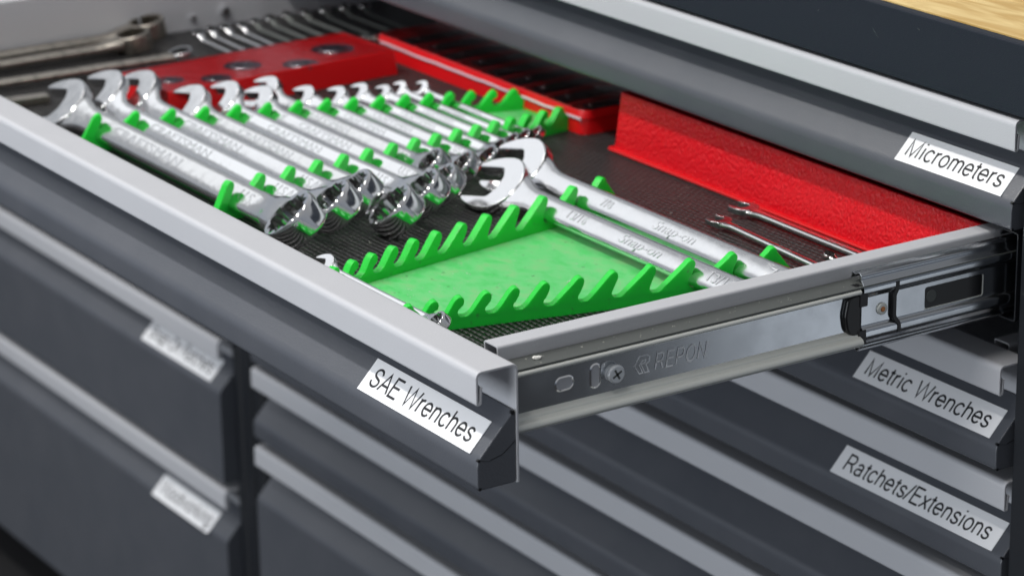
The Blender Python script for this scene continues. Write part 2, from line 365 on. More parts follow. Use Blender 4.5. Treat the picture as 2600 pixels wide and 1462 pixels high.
# ------------------------------------------------------------------ drawers
P_ = 126.9; YO = 626.8
cab = thing('tool_cabinet', 'tall black steel tool cabinet with a maple worktop and grey drawers, one pulled open', 'cabinet', (-1650, 1000, -1262))
co = (-1650, 1000, -1262)
def sticker(parent, text, x0, x1, lo, hi, stroke=0.094, off=0.6, margin=0.05):
    """label tape on the sloping face: x from x0 to x1, distance down the slope from lo to hi (0 = 11.3 mm behind, 50.7 below the lip)"""
    dn = Vector((0, -33.1, -34.7)).normalized(); nrm = Vector((0, -34.7, 33.1)).normalized()
    base = Vector((0, -11.3, -50.7))
    def at(x, t, h): return tuple(Vector((x, 0, 0))+base+dn*t+nrm*h)
    P = [(x0, lo), (x1, lo), (x1, hi), (x0, hi)]
    V, F = prism(P, 0.15, off, at)
    o = mesh('name_sticker', V, F, M['sticker'], parent, angle=0)
    v2, f2, wd = lettering2d(text, stroke)
    W = (x1-x0)*(1-2*margin); sx = W/wd; H = (hi-lo); cap = 0.74; sy = H*0.56/cap; xs = x0+(x1-x0)*margin
    V = [at(xs+a*sx, hi-H*0.24-b*sy, off+0.12) for a, b in v2]
    mesh('lettering', V, f2, M['ink'], parent, angle=0)
    return o
def drawer(label, x0, x1, y, z, h=114, text=None, st=None, body=True, depth=800, group=None, seam=False):
    L = x0-x1
    prof = rounded([(-2.6, -42.0), (-44.2, -85.4), (-44.2, -h+0.3), (-2.6, -h+0.3)], [6, 7, 6, 3])
    V, F = prism(prof, L+0.5, -1.0, alongX, 1.3); t = mesh('drawer', V, F, M['dark'], cab, 40, label=label)
    t.location = (Vector((x1, y, z))-Vector(co))*S
    path = arcpath([(-1.2, -h), (-1.2, -1.2), (-43.2, -1.2), (-43.2, -30.9), (-39.7, -30.9), (-38.6, -15)], [0, 5.5, 5.5, 1.7, 1.7, 0])
    V, F = prism(sheet(path, 2.4), L, 0, alongX, 0.5); mesh('pull_channel', V, F, M['light'], t, 40)
    if seam:
        # folded end: little relief notches and the seam where the end flaps meet
        for a, b in (((-44.6+2.4, -84.6), 1.5), ((-5.5, -46.4), 2.2), ((-41.5, -112.0), 1.6)):
            V, F = cyl(a[0], a[1], b, -3.5, -0.75, alongX, 12); mesh('relief_notch', V, F, M['blackplastic'], t)
        V, F = prism(sheet([(-30, -86.5), (-17, -83.5), (-3.2, -73.5)], 0.7), -2, -0.85, alongX); mesh('fold_seam', V, F, M['blackplastic'], t)
        V, F = prism(sheet([(-40.5, -84.8), (-30, -87.5)], 0.35), -2, -0.9, alongX); mesh('fold_seam', V, F, M['blackplastic'], t)
    if text: sticker(t, text, *st)
    if body:
        yb = depth
        for sgn, xo, xi in ((1, -41, -64.5), (-1, L+38, L+78)):
            path = arcpath([(xo-1, -84), (xo-1, 1), (xi+1, 1), (xi+1, -84)], [0, 2.2, 2.2, 0]) if sgn > 0 else arcpath([(xi-1, -84), (xi-1, 1), (xo+1, 1), (xo+1, -84)], [0, 2.2, 2.2, 0])
            V, F = prism(sheet(path, 2.0), 5.0, yb, alongY, 0.4); mesh('side_wall', V, F, M['light'], t, 40)
        V, F = box(L+79, -65, 2, yb-2, -84, -81.2, 0); mesh('bottom_panel', V, F, M['light'], t, 0)
        V, F = box(L+79, -65, yb-1, yb+1.5, -84, 0, 0.4); mesh('back_wall', V, F, M['light'], t, 0)
    return t
RB0, RB1 = -1651, 0
open_drawer = drawer('open light grey drawer full of wrenches with the SAE Wrenches sticker', RB0, RB1, 0, 0, text='SAE Wrenches', st=(-217.5, -16.5, 9.3, 44.2), seam=True)
drawer('closed drawer above the open one, with the Micrometers sticker', RB0, RB1, YO-1, P_*1, text='Micrometers', st=(-182.5, -20, 9.3, 44.0), seam=True)
drawer('closed drawer right below the open one, with the Metric Wrenches sticker', RB0, RB1, YO-8, -P_, text='Metric Wrenches', st=(-232.5, -14.5, 9.5, 43.8), seam=True)
drawer('closed drawer with the Ratchets/Extensions sticker at its right end', RB0, RB1, YO+5, -2*P_-2, text='Ratchets/Extensions', st=(-283, -18.5, 9.5, 44.5), seam=True)
drawer('closed drawer next below the one stickered Ratchets/Extensions', RB0, RB1, YO, -3*P_)
drawer('closed drawer second below the one stickered Ratchets/Extensions', RB0, RB1, YO, -4*P_)
drawer('closed shallow drawer directly above the deep drawer of the right-hand bank', RB0, RB1, YO, -5*P_+4)
drawer('closed deep drawer at the bottom of the right-hand bank, right of the black post', RB0, RB1, YO, -6*P_+4, h=360)
LB0, LB1 = -3300, -1759
drawer('closed deep drawer in the left bank with the upper of two blurred white stickers', LB0, LB1, YO, -620, h=240, text='Snap-On Ratchets', st=(-282, -40, 2.0, 41.0))
drawer('closed deep drawer in the left bank with the lower of two blurred white stickers', LB0, LB1, YO, -870.5, h=392, text='Woodworking', st=(-256, -58, 15, 55))
drawer('closed drawer at the top of the left bank, hidden behind the open drawer', LB0, LB1, YO, -380, h=230)

# ------------------------------------------------------------------ cabinet
def cpart(name, vf, m, angle=0): return mesh(name, vf[0], vf[1], m, cab, angle, co)
cpart('side_post', box(4, 44, 592, 640, -1262, 133, 3), M['black'], 40)
cpart('side_panel', box(24, 40, 640.5, 1450, -1262, 131, 0), M['black'])
cpart('centre_post', prism(rounded([(-1756, 612), (-1756, 606), (-1740, 606), (-1737, 610), (-1726, 610), (-1723, 604), (-1700, 604), (-1697, 609), (-1684, 609), (-1681, 604), (-1668, 604), (-1662, 612), (-1662, 700), (-1756, 700)], 0.8, 2), -1262, 133, alongZ), M['black'], 30)
cpart('divider_panel', box(-1716, -1700, 700.5, 1450, -1262, 131, 0), M['black'])
cpart('side_panel', box(-3345, -3305, 592, 1450, -1262, 131, 0), M['black'])
cpart('back_panel', box(-3345, 40, 1451, 1460, -1262, 131, 0), M['black'])
cpart('base_panel', box(-3345, 40, 640.5, 1450, -1275, -1263, 0), M['black'])
cpart('plinth', box(-3300, 0, 700, 1400, -1380, -1276, 0), M['black'])
cpart('worktop_edge', box(-3400, 90, 582, 596, 131, 204, 2.5), M['blackedge'], 40)
cpart('worktop_core', box(-3400, 90, 597, 1480, 134, 195, 0), M['black'])
for i in range(9):
    ya = 597.5+i*98; cpart('wood_stave', box(-3400, 90, ya, ya+97.6, 195.5, 204.6, 0.5), M['wood'], 40)
V, F = box(-6000, 4500, -5000, 4000, -1400, -1381, 0)
tag(mesh('floor', V, F, M['floor'], None, 0), kind='structure')

# ------------------------------------------------------------------ liner in the open drawer
V, F = box(-1571, -66, 4, 797, -81, -77.5, 0)
tag(mesh('drawer_liner', V, F, M['liner'], None, 0), 'black ribbed rubber liner covering the floor of the open drawer', 'drawer liner')
# bolts on the left wall
for (y, z, r) in ((476, -60, 4), (526, -58, 7)):
    V, F = cyl(y, z, r, -1573, -1573+5+r*0.5, alongX, 16, 1.2); mesh('wall_bolt', V, F, M['satin'], open_drawer)

# ------------------------------------------------------------------ ball bearing slide on the drawer's right side
so = (-30, 2, -42); sl = cab
def spart(name, vf, m, angle=35, parent=None, **k): return mesh(name, vf[0], vf[1], m, parent or inner, angle, so, **k)
# inner rail: a channel open outwards (x), web at x=-20
inner = None
vf = prism(sheet(arcpath([(-18.6, -19.6), (-19, -22), (-19, -57.0)], 2), 1.5), 3.5, 402, alongY, 0.3)
inner = mesh('drawer_slide', vf[0], vf[1], M['zinc'], cab, 40, so, label='zinc plated ball bearing slide on the right side of the open drawer')
inner.location = (Vector(so)-Vector(co))*S
spart('upper_lip', prism(sheet(arcpath([(-24, -15.6), (-11.4, -15.6), (-10.6, -18.5), (-18.6, -19.3)], 1.5), 1.4), 3.5, 402, alongY, 0.3), M['zinclip'], 40, inner)
spart('lower_lip', prism(sheet(arcpath([(-19, -57.3), (-14, -60.5), (-13.5, -62.5), (-7.5, -64.5), (-5.6, -68.5), (-9, -71.5), (-24, -71)], [0, 1, 1, 2, 2.5, 2, 0]), 1.5), 3.5, 402, alongY, 0.3), M['zinclip'], 40, inner)
spart('rail_spacer', box(-40.5, -25, 3, 640, -71, -15, 0), M['dullsteel'])
spart('rail_bracket', box(-40.5, -12.6, 3, 640, -14.5, -12.4, 0.4), M['dullsteel'])
def slot_ring(y, z, a, b, parent):
    """an obround hole: dark well with a bright rim"""
    def ob(k):
        pts = []
        for i in range(24):
            t = 2*math.pi*i/24; cy_ = (a-b) if a > b else 0; cz_ = (b-a) if b > a else 0
            q = min(a, b)-k
            pts.append((y+math.copysign(cy_, math.cos(t))+q*math.cos(t), z+math.copysign(cz_, math.sin(t))+q*math.sin(t)))
        return pts
    O = ob(-0.9); I = ob(0.5); n = 24
    V = [(-18.2, p, q) for p, q in O]+[(-17.3, p, q) for p, q in I]+[(-18.1, p, q) for p, q in ob(1.2)]
    F = [(k*n+i, k*n+(i+1) % n, (k+1)*n+(i+1) % n, (k+1)*n+i) for k in (0, 1) for i in range(n)]
    spart('hole_rim', (V, F), M['polished'], 60, parent)
    V = [(-17.95, p, q) for p, q in ob(1.1)]; spart('slot_hole', (V, [tuple(range(n))]), M['light'], 0, parent)
slot_ring(61.5, -38.5, 10, 6.5, inner)
slot_ring(95.5, -38.5, 5.6, 11.5, inner)
spart('screw', join(cyl(113.0, -38.6, 8.2, -18.2, -14.5, alongX, 28, 0.8), cyl(114.5, -38.9, 9.0, -14.5, -10.0, alongX, 28, 1.4)), M['screwzinc'], 40)
cr_ = []
for a in (0.5, 0.5+math.pi/2):
    ca, sa = math.cos(a), math.sin(a)
    P = [(114.5+ca*u-sa*v, -38.9+sa*u+ca*v) for u, v in ((-5.4, -1), (5.4, -1), (5.4, 1), (-5.4, 1))]
    cr_.append(prism(P, -10.2, -9.75, alongX))
spart('screw_recess', join(*cr_), M['dullsteel'], 0)
# maker's mark on the web: pale strokes painted as light on its pressed edges
def on_web(V, y0, z0, x0=-17.6): return [(x0+v[2], y0+v[0], z0+v[1]) for v in V]
GL['P'] = (0.62, [[(0.08, 0), (0.08, Cp), (0.36, Cp)]+arc(0.37, 0.52, 0.18, 0.20, 90, -90, 8)+[(0.08, 0.32)]])
GL['N'] = (0.68, [[(0.08, 0), (0.08, Cp), (0.58, 0), (0.58, Cp)]])
for wd_, hh_, mm in ((0.085, -17.8, 'edgewhite'),):
    v2, f2, W_ = lettering2d('REPON', wd_, 0.10); k = 60/W_
    spart('maker_name', ([(hh_, 161+(a+b*0.25)*k, -46.5+b*21) for a, b in v2], f2), M[mm], 0, inner)
lg = []
for st in ([(-9, 0), (-3, 8.5), (5, 8.5), (8.6, 6), (8, 1.5), (4, -0.5), (7.5, -8.5), (2.5, -8.5), (-1.5, 0.5), (3, 1.5), (4, 4), (0.5, 4), (-3.5, -0.5), (0.5, -8.5), (-3.5, -8.5), (-9, 0)],):
    lg.append(prism(sheet([(p[0]+148, p[1]-38.5) for p in st], 0.7), -18.3, -17.5, alongX))
spart('maker_logo', join(*lg), M['edgewhite'], 0, inner)
# middle rail
prof = sheet(arcpath([(-33, -8), (-31, -1.5), (-26, -3.5), (-22, -0.2), (-17.5, -3), (-17.5, -7), (-13, -14), (-13, -21), (-16.5, -24), (-16.5, -55), (-13, -58), (-13, -66), (-17.5, -73), (-17.5, -77), (-22, -81.5), (-26, -78.5), (-31, -80), (-33, -74)], 2.6, 4), 1.6)
mid = spart('middle_rail', prism(prof, 406, 1180, alongY, 0.3), M['zinc'], 40)
spart('rail_stop', join(box(-22, -12.0, 400, 410, -72, -57, 0.8), box(-22, -12.0, 401, 411, -33, -19, 0.8), box(-24, -15, 398, 406, -74, -12, 0.8)), M['blackplastic'])
spart('rubber_bumper', prism(rounded([(388, -22), (395, -20), (404, -20), (404, -62), (394, -62), (387, -56), (384, -40)], 5), -19.5, -13, alongX, 2), M['blackplastic'], 50)
spart('keeper_strip', prism(sheet(arcpath([(448, -14.5), (448, -22), (444.5, -28), (444.5, -51), (451, -59), (451, -67)], 3), 4.6), -17.5, -11.6, alongX, 0.5), M['blackplastic'], 40)
spart('rivet', cyl(431, -40.5, 6.2, -16, -13.4, alongX, 24, 1.2), M['zinclip'], 40)
spart('rivet_core', cyl(431, -40.5, 2.7, -13.6, -12.7, alongX, 16, 0.6), M['copper'], 40)
P = rounded([(486, -30), (560, -30), (560, -52), (486, -52)], 3)
spart('window', prism(P, -16.2, -15.4, alongX), M['blackplastic'], 0)
spart('window_rim', prism(sheet(arcpath([(486, -52.3), (560.5, -52.3), (560.5, -31)], 3), 1.1), -16.2, -14.8, alongX), M['zinclip'], 0)
spart('window_screw', cyl(494, -40, 6.5, -15.6, -14.9, alongX, 20, 0.5), M['dullsteel'], 40)
spart('outer_rail', prism(sheet(arcpath([(-33, 0), (-31, 6), (-8, 6), (-8, -86), (-31, -86), (-33, -80)], 3, 4), 1.8), 598, 1380, alongY, 0.3), M['black'], 40)

# ------------------------------------------------------------------ wrench racks
def comb(parent, og, a, b, ytips, htips, yend, th, near, first, zl=-77.5, zv=12.5, seglast=14):
    """one toothed comb along x = a + b*y ; tips at ytips with heights htips above the liner"""
    L = math.hypot(1, b); uy = 1/L; uxx = b/L
    y0 = ytips[0]; x0 = a+b*y0
    nx, ny = (1/L, -b/L)      # outward normal, mostly +x
    def at(s, z, c): return (x0+uxx*s+nx*c, y0+uy*s+ny*c, zl+z)
    T = [(y-y0)*L for y in ytips]; zr = zv-2
    sb = first; se = (yend-y0)*L
    V, F = prism([(sb, 0), (se, 0), (se, zr), (sb, zr)], -th, 0, at)
    c = mesh('comb_rail', V, F, M['green'], parent, 0, og)
    for i, s in enumerate(T):
        h = htips[i]; last = i == len(T)-1
        sp = T[i-1] if i else sb-2
        P = [(sp+2, zr), (sp+2, zv), (sp+5.5, zv+0.6), (sp+8.5, zv+2.2), (sp+11.5, zv+5), (s-8.0, h-5.0), (s-5.6, h-2.4), (s-3.6, h-0.9), (s-1.2, h-0.2), (s+1.2, h-0.9), (s+2.7, h-2.8), (s+3.2, h-5.5)]
        if last: P += [(s+6, h-9), (min(se, s+12), h-17), (se, h-24 if h-24 > zr+2 else zr+2), (se, zr)]
        else: P += [(s+2.2, h-9.5), (s-1.0, h-16 if h-16 > zv+9 else zv+9), (s-3.4, zv+6.5), (s-3.9, zv+4.2), (s-2.8, zv+1.8), (s-0.6, zv+0.4), (s+2, zv), (s+2, zr)]
        V, F = prism(P, -th, 0, at, 0.9, lock=lambda p: p[1] <= zv+0.05)
        mesh('tooth', V, F, M['green'], c, 42, og)
    return c
def rack(label, near, far, ytips, htips, yend, yfirst, th=10, zl=-77.5, yplate=None):
    og = ((near[0]+far[0])/2+(near[1]+far[1])/2*250, sum(ytips)/len(ytips), zl)
    t = thing('wrench_rack', label, 'wrench rack', og)
    y0 = ytips[0]
    comb(t, og, near[0], near[1], ytips, htips, yend, th, True, (yfirst-y0)*math.hypot(1, near[1]))
    comb(t, og, far[0], far[1], ytips, htips, yend, th, False, (yfirst-y0)*math.hypot(1, far[1]))
    def nx(y): return near[0]-th+near[1]*y
    def fx(y): return far[0]+far[1]*y
    yp = yplate or yfirst
    P = [(nx(yp)-0.4, yp), (nx(yend)-0.4, yend), (fx(yend)+0.4, yend), (fx(yp)+0.4, yp)]
    V, F = prism(P, zl+0.3, zl+4, alongZ); mesh('base_plate', V, F, M['greendust'], t, 0, og)
    for y in (yp+1, yend-4):
        V, F = box(min(nx(y), fx(y))+2, max(nx(y), fx(y))-2, y, y+3, zl+4, zl+6.5, 0.8); mesh('edge_lip', V, F, M['green'], t, 40, og)
    return t
YA = [105.3, 149.3, 191.6, 231, 268.7, 305, 341.5, 375.6, 408, 440.4, 471, 500, 525, 551, 577.6, 603.5]
HA = [45-14*i/15 for i in range(16)]
rack('green plastic rack holding thirteen wrenches on the left of the drawer', (-728.0, -0.1665), (-1120.5, 0.311), YA, HA, 616, 76, yplate=118)
YB = [71, 95.9, 121.6, 149.5, 178.2, 209.3, 244.8, 280.1, 319.8, 361.5, 406.5, 449]
HB = [31+1.3*i for i in range(12)]
rack('mostly empty green plastic rack with dusty base near the right of the drawer', (-321.9, 0.2547), (-438.3, -0.1703), YB, HB, 466, 46)

# ------------------------------------------------------------------ wrenches
def smooth(t): t = max(0, min(1, t)); return t*t*(3-2*t)
def loft(stations):
    """stations: list of (l, wc, nc, hw, hn) ; superellipse cross sections"""
    V = []; F = []; K = 28
    for (l, wc, nc, hw, hn) in stations:
        for i in range(K):
            t = 2*math.pi*i/K; c, s = math.cos(t), math.sin(t); e = 2/2.7
            V.append((l, wc+hw*math.copysign(abs(c)**(2/2.3), c), nc+hn*math.copysign(abs(s)**e, s)))
    for k in range(len(stations)-1):
        for i in range(K): F.append((k*K+i, k*K+(i+1) % K, (k+1)*K+(i+1) % K, (k+1)*K+i))
    F.append(tuple(range(K))); F.append(tuple((len(stations)-1)*K+i for i in range(K-1, -1, -1)))
    return V, F
def open_end(s, tilt=15):
    """outline in (l,w) about the head centre, jaws toward -l"""
    a = R(tilt); P = []
    Rr = 1.78
    up = [(2.10, 1.10), (1.98, 1.27), (1.72, 1.42), (1.35, 1.57), (0.95, 1.68), (0.55, 1.75)]
    P += [(u, v) for u, v in up]
    for k in range(0, 15):
        t = R(82+k*(196/14)); P.append((Rr*math.cos(t)*0.98, Rr*math.sin(t)))
    P += [(u, -v) for u, v in up[::-1]]
    P += [(1.98, -0.99), (1.2, -0.985), (0.45, -0.98), (0.22, -0.96), (0.08, -0.86), (-0.16, -0.45), (-0.20, -0.25), (-0.20, 0.25), (-0.16, 0.45), (0.08, 0.86), (0.22, 0.96), (0.45, 0.98), (1.2, 0.985), (1.98, 0.99)]
    ca, sa = math.cos(a), math.sin(a)
    return [((-ca*u-sa*v)*s, (-sa*u+ca*v)*s) for u, v in P]
def box_ring(r, hh, pts=12, inner=0.86):
    K = 96; V = []; F = []
    def star(t, big, small):
        p = (t*pts/(2*math.pi)) % 1.0; d_ = abs(p-0.5)*2
        return small+(big-small)*d_
    prof = [(lambda t: 0.90*r, -hh), (lambda t: 0.96*r, -hh+0.05*r), (lambda t: r, -hh+0.16*r), (lambda t: r, hh-0.14*r), (lambda t: 0.97*r, hh-0.045*r), (lambda t: 0.93*r, hh), (lambda t: (inner+0.03)*r, hh),
            (lambda t: star(t, inner*r*0.985, inner*r*0.83), hh-0.012*r), (lambda t: star(t, inner*r*0.985, inner*r*0.83), -hh+0.12*r), (lambda t: inner*r, -hh)]
    for f, h in prof:
        for i in range(K):
            t = 2*math.pi*i/K; q = f(t); V.append((q*math.cos(t), q*math.sin(t), h))
    n = len(prof)
    for k in range(n):
        for i in range(K):
            k2 = (k+1) % n; F.append((k*K+i, k*K+(i+1) % K, k2*K+(i+1) % K, k2*K+i))
    return V, F
def wrench(label, mw, hl, hw_, rl, rw, s, r, group=None, text=None, ring2=False, shaft=None, sn=None, m1='satin', m2='chrome', m3='polished', bend=None, tilt=-13, txt_at=0.5, right_text=None, left_text=None, cat='wrench', hh=None, headn=0.0, sw=None, flare=1.7):
    """local frame: l along the tool (open end at hl, box end at rl), w across, n up from the broad face"""
    t = thing('combination_wrench' if not ring2 else 'box_end_wrench', label, cat, group=group, mw=mw)
    sh = shaft if shaft else 0.66*s
    hn = sn if sn else 0.27*s+0.8
    bd = bend if bend is not None else 4+0.05*r
    hhr = hh if hh else 0.46*r
    if not ring2:
        V, F = prism([(a+hl, b+hw_) for a, b in open_end(s)], -0.34*s-0.6+headn, 0.34*s+0.6+headn, alongZ, 0.07*s)
        mesh('open_end', V, F, M[m1], t, 50)
    else:
        V, F = box_ring(ring2, 0.42*ring2); q = R(13); V = [(hl+a*math.cos(q)+c*math.sin(q), hw_+b, -a*math.sin(q)+c*math.cos(q)+bd) for a, b, c in V]
        mesh('box_end', V, F, M[m3], t, 45)
    # shaft
    st = []; Ln = rl-hl; N = 34
    h0 = 1.25*s if not ring2 else 0.86*ring2
    for i in range(N+1):
        u = i/N; u = u if 0 < u < 1 else u
        l = hl+h0+(Ln-h0-0.86*r)*u
        dl = l-hl-h0; dr = rl-0.86*r-l
        k1 = 1-smooth(dl/(1.9*s if not ring2 else 1.6*ring2)); k2 = 1-smooth(dr/(flare*r))
        hw0 = sh*(1.0-0.05*math.sin(math.pi*u))
        hw1 = hw0+k1*((1.28*s if not ring2 else 0.6*ring2)-sh)*0.85+k2*(0.74*r-sh)*0.9
        q = (l-hl)/Ln
        wc = hw_+(rw-hw_)*q
        if sw is not None: wc = sw+max(0, 1-dl/(1.9*s))**2*(hw_-sw)+max(0, 1-dr/(2.2*r))**2*(rw-sw)
        nc = bd*(k2*0.9+(k1*0.9 if ring2 else 0))
        hnn = hn+k2*(hhr*0.72-hn)+(k1*(0.32*s-hn)*0.7 if not ring2 else 0)
        st.append((l, wc, nc, hw1, max(1.0, hnn)))
    V, F = loft(st); shf = mesh('shaft', V, F, M[m2], t, 60)
    # box end
    V, F = box_ring(r, hhr); q = R(tilt)
    V = [(rl+a*math.cos(q)+c*math.sin(q), rw+b, -a*math.sin(q)+c*math.cos(q)+bd) for a, b, c in V]
    mesh('box_end', V, F, M[m3], t, 28)
    def put(txt, u, size, stretch=1.0, ex=0.3, ita=0.0):
        V, F = font_mesh(txt, size, extrude=ex, shear=ita)
        lc = hl+Ln*u; wc = (hw_+(rw-hw_)*u) if sw is None else sw
        V = [(lc+a*stretch, wc+b, hn+c*1.0-0.05) for a, b, c in V]
        mesh('raised_lettering', V, F, M['raised'], shf, 0)
    if text: put(text, txt_at, sh*0.98, 1.75)
    if right_text: put(right_text, 0.83, sh*1.1, 1.1)
    if left_text: put(left_text, 0.17, sh*1.1, 1.1)
    return t, put
def slot_frame(ya, yb, ztip, cn, zv=-65.0, x=0.0):
    th = math.atan2(ztip-zv, yb-ya-4)
    W = Vector((0, math.cos(th), math.sin(th))); N = Vector((0, -math.sin(th), math.cos(th)))
    Q = Vector((x, ya+2, zv))+N*cn
    Lx = Vector((1, 0, 0)); q = Q*S
    return Matrix(((Lx.x, W.x, N.x, q.x), (Lx.y, W.y, N.y, q.y), (Lx.z, W.z, N.z, q.z), (0, 0, 0, 1)))
WA = [(-1211, 12.0, -609, 13.7), (-1208, 22.5, -615, 23.7), (-1192, 19.5, -638, 24.7), (-1117, 10.9, -595, 4.4), (-1104, 17.8, -612, 17.9), (-1075, 10.6, -631, 16.9), (-1122, 11.4, -711, 13.0), (-1078, 5.3, -692, 8.9), (-1056, 8.2, -697, 13.3), (-1055, 8.8, -724, 13.0), (-1044, 5.4, -742, 11.6), (-1050, 5.9, -756, 9.5), (-1039, 7.1, -768, 7.8)]
SZ = [23, 21.5, 20.5, 19, 17, 17, 14.5, 12.5, 10.5, 9.8, 8.5, 7.5, 6.5]
RR = [34, 31, 29, 31.5, 28, 24.5, 21.2, 19.6, 16.8, 14, 12.8, 11.6, 9.8]
SH = [18, 15.6, 14.8, 13.3, 13.2, 12.6, 11.4, 10, 9.2, 8.2, 7.2, 5.5, 4.9]
SW = [13, 13.8, 12.7, 11, 11.5, 11, 10, 9, 8.5, 8, 7.2, 5.5, 5]
NM = ['nearest the drawer front, the largest of its green rack', 'second from the drawer front in the full green rack', 'third from the drawer front in the full green rack', 'fourth in the full green rack, its ring end sticking out furthest', 'fifth from the drawer front in the full green rack', 'sixth in the full green rack, its jaw overlapping the one behind', 'seventh in the full green rack, its ring stopping well short', 'eighth from the drawer front in the full green rack', 'ninth from the drawer front in the full green rack', 'tenth from the drawer front in the full green rack', 'eleventh from the drawer front, last with a raised pale jaw', 'twelfth from the drawer front, a thin mirror finished one', 'thirteenth and last in the full green rack, the thinnest and smallest']
for i in range(13):
    cn = 5.5*(SZ[i]/20)**.5+1.0
    hl, hw0, rl, rw = WA[i]
    mw = slot_frame(YA[i], YA[i+1], -77.5+HA[i+1], cn)
    kw = dict(text='CRAFTSMAN', txt_at=0.40, right_text='U.S.A.', left_text='V') if i < 9 else {}
    if i >= 9: kw = dict(text='CRAFTSMAN', txt_at=0.45, m1='polished' if i > 10 else 'satin', m2='polished')
    if i < 9: kw['m2'] = ('chrome', 'chromeworn', 'chromesoft')[(i*2+1) % 3]
    wrench('chrome combination wrench, '+NM[i], mw, hl, hw0, rl, rw, SZ[i], RR[i], 'combination wrenches in the full green rack', shaft=SH[i], sw=SW[i], **kw)

# rack on the right: small one at the front and two large ones at the back
mw = slot_frame(71, 95.9, -77.5+32, 4)
wrench('small chrome wrench at the front of the right green rack, half behind the drawer lip', mw, -486, 7, -256, 9, 8.5, 12.5, shaft=5.5)
mw = slot_frame(361.5, 406.5, -33.5, 6.8)
t, put = wrench('large long wrench stamped 13/16 in the right green rack', mw, -606, 13.5, -97, 11.5, 21, 26, 'two long wrenches in the right green rack', flare=0.8, shaft=14.8, m1='satin', m2='satin', sn=6.5)
put('Snap-on', 0.545, 17, 1.35, 0.5, 0.3); put('13/16', 0.82, 17, 1.15, 0.5); put('13/16', 0.312, 15, 1.1, 0.5)
mw = slot_frame(406.5, 449, -31, 6.8)
t, put = wrench('large long wrench stamped 7/8 behind the 13/16 one', mw, -638, 19, -97, 18, 22.5, 26, 'two long wrenches in the right green rack', flare=0.8, shaft=15.5, m1='satin', m2='satin', sn=6.5)
put('Snap-on', 0.56, 17, 1.35, 0.5, 0.3); put('7/8', 0.885, 18, 1.15, 0.5); put('7/8', 0.33, 15, 1.1, 0.5)

# loose wrenches lying flat on the liner
def flat_frame(x, y, ang, z, roll=0.0):
    return Matrix.Translation(Vector((x, y, z))*S) @ Matrix.Rotation(ang, 4, 'Z') @ Matrix.Rotation(roll, 4, 'X')
wrench('small polished wrench lying on the liner along the red divider', flat_frame(-424, 577, R(-0.5), -69.5), 0, 0, 330, 0, 8.6, 12, shaft=6.4, m1='zinc', m2='polished', sn=3.8, text='Snap-on')
wrench('shorter polished wrench on the liner between the long wrenches and its neighbour', flat_frame(-404, 527, R(-3.5), -70), 0, 0, 250, 0, 7.2, 10, shaft=4.8, m1='zinc', m2='polished', sn=3.5, text='Snap-on')
wrench('tiny polished wrench poking out from under the right edge of the drawer', flat_frame(-140, 536, R(177), -70), 0, 0, 92, 0, 5, 6.5, shaft=3.2, m1='polished', m2='polished', sn=2.6)

# old wrenches along the left wall (they lie along the drawer's depth)
OLD = 'old wrenches along the left wall'
wrench('long tarnished box end wrench right against the left wall', flat_frame(-1552, 20, R(90), -66), 0, 0, 376, 0, 20, 26, OLD, ring2=22, shaft=12.5, sn=6, m2='aged', m3='aged', bend=5, tilt=-10, hh=13)
wrench('tarnished box end wrench second from the left wall', flat_frame(-1505, 14, R(90), -66), 0, 0, 338, 0, 20, 25, OLD, ring2=22, shaft=12.5, sn=6, m2='aged', m3='aged', bend=3, tilt=-10, hh=13)
wrench('long tarnished wrench third from the left wall, with a small bright ring', flat_frame(-1424, 60, R(88), -68), 0, 0, 318, 0, 12, 17, OLD, ring2=14, shaft=10.5, sn=5, m2='aged', m3='chrome', bend=0, tilt=-10)
V, F = prism(rounded([(-10.5, -70), (10.5, -70), (10.5, 62), (-10.5, 64)], 2.5), -5, 5, alongZ, 1.5)
tag(mesh('steel_bar', V, F, M['aged'], None, 40), 'short flat tarnished steel bar on the liner by the jaw of the largest wrench', 'steel bar').matrix_world = flat_frame(-1342, 85, R(-7), -72)

# row of small wrenches near the back of the left wall
for i, (x, y) in enumerate([(-1476, 436), (-1482, 459), (-1484, 482), (-1478, 505), (-1486, 529), (-1490, 556), (-1494, 584), (-1492, 612), (-1488, 642), (-1484, 672), (-1478, 700)]):
    nm = ['first', 'second', 'third', 'fourth', 'fifth', 'sixth', 'seventh', 'eighth', 'ninth', 'tenth', 'eleventh'][i]
    wrench('small chrome wrench in the row behind the red socket case, %s from its near end' % nm, flat_frame(x, y, R(180+rnd.uniform(-2, 2)), -66, R(0)), -150, 0, 0, 0, 6.5, 8.5, 'row of small wrenches behind the red socket case', shaft=3.6, m1='polished', m2='satin' if i < 4 else 'dullsteel', sn=3, bend=7, tilt=-14)

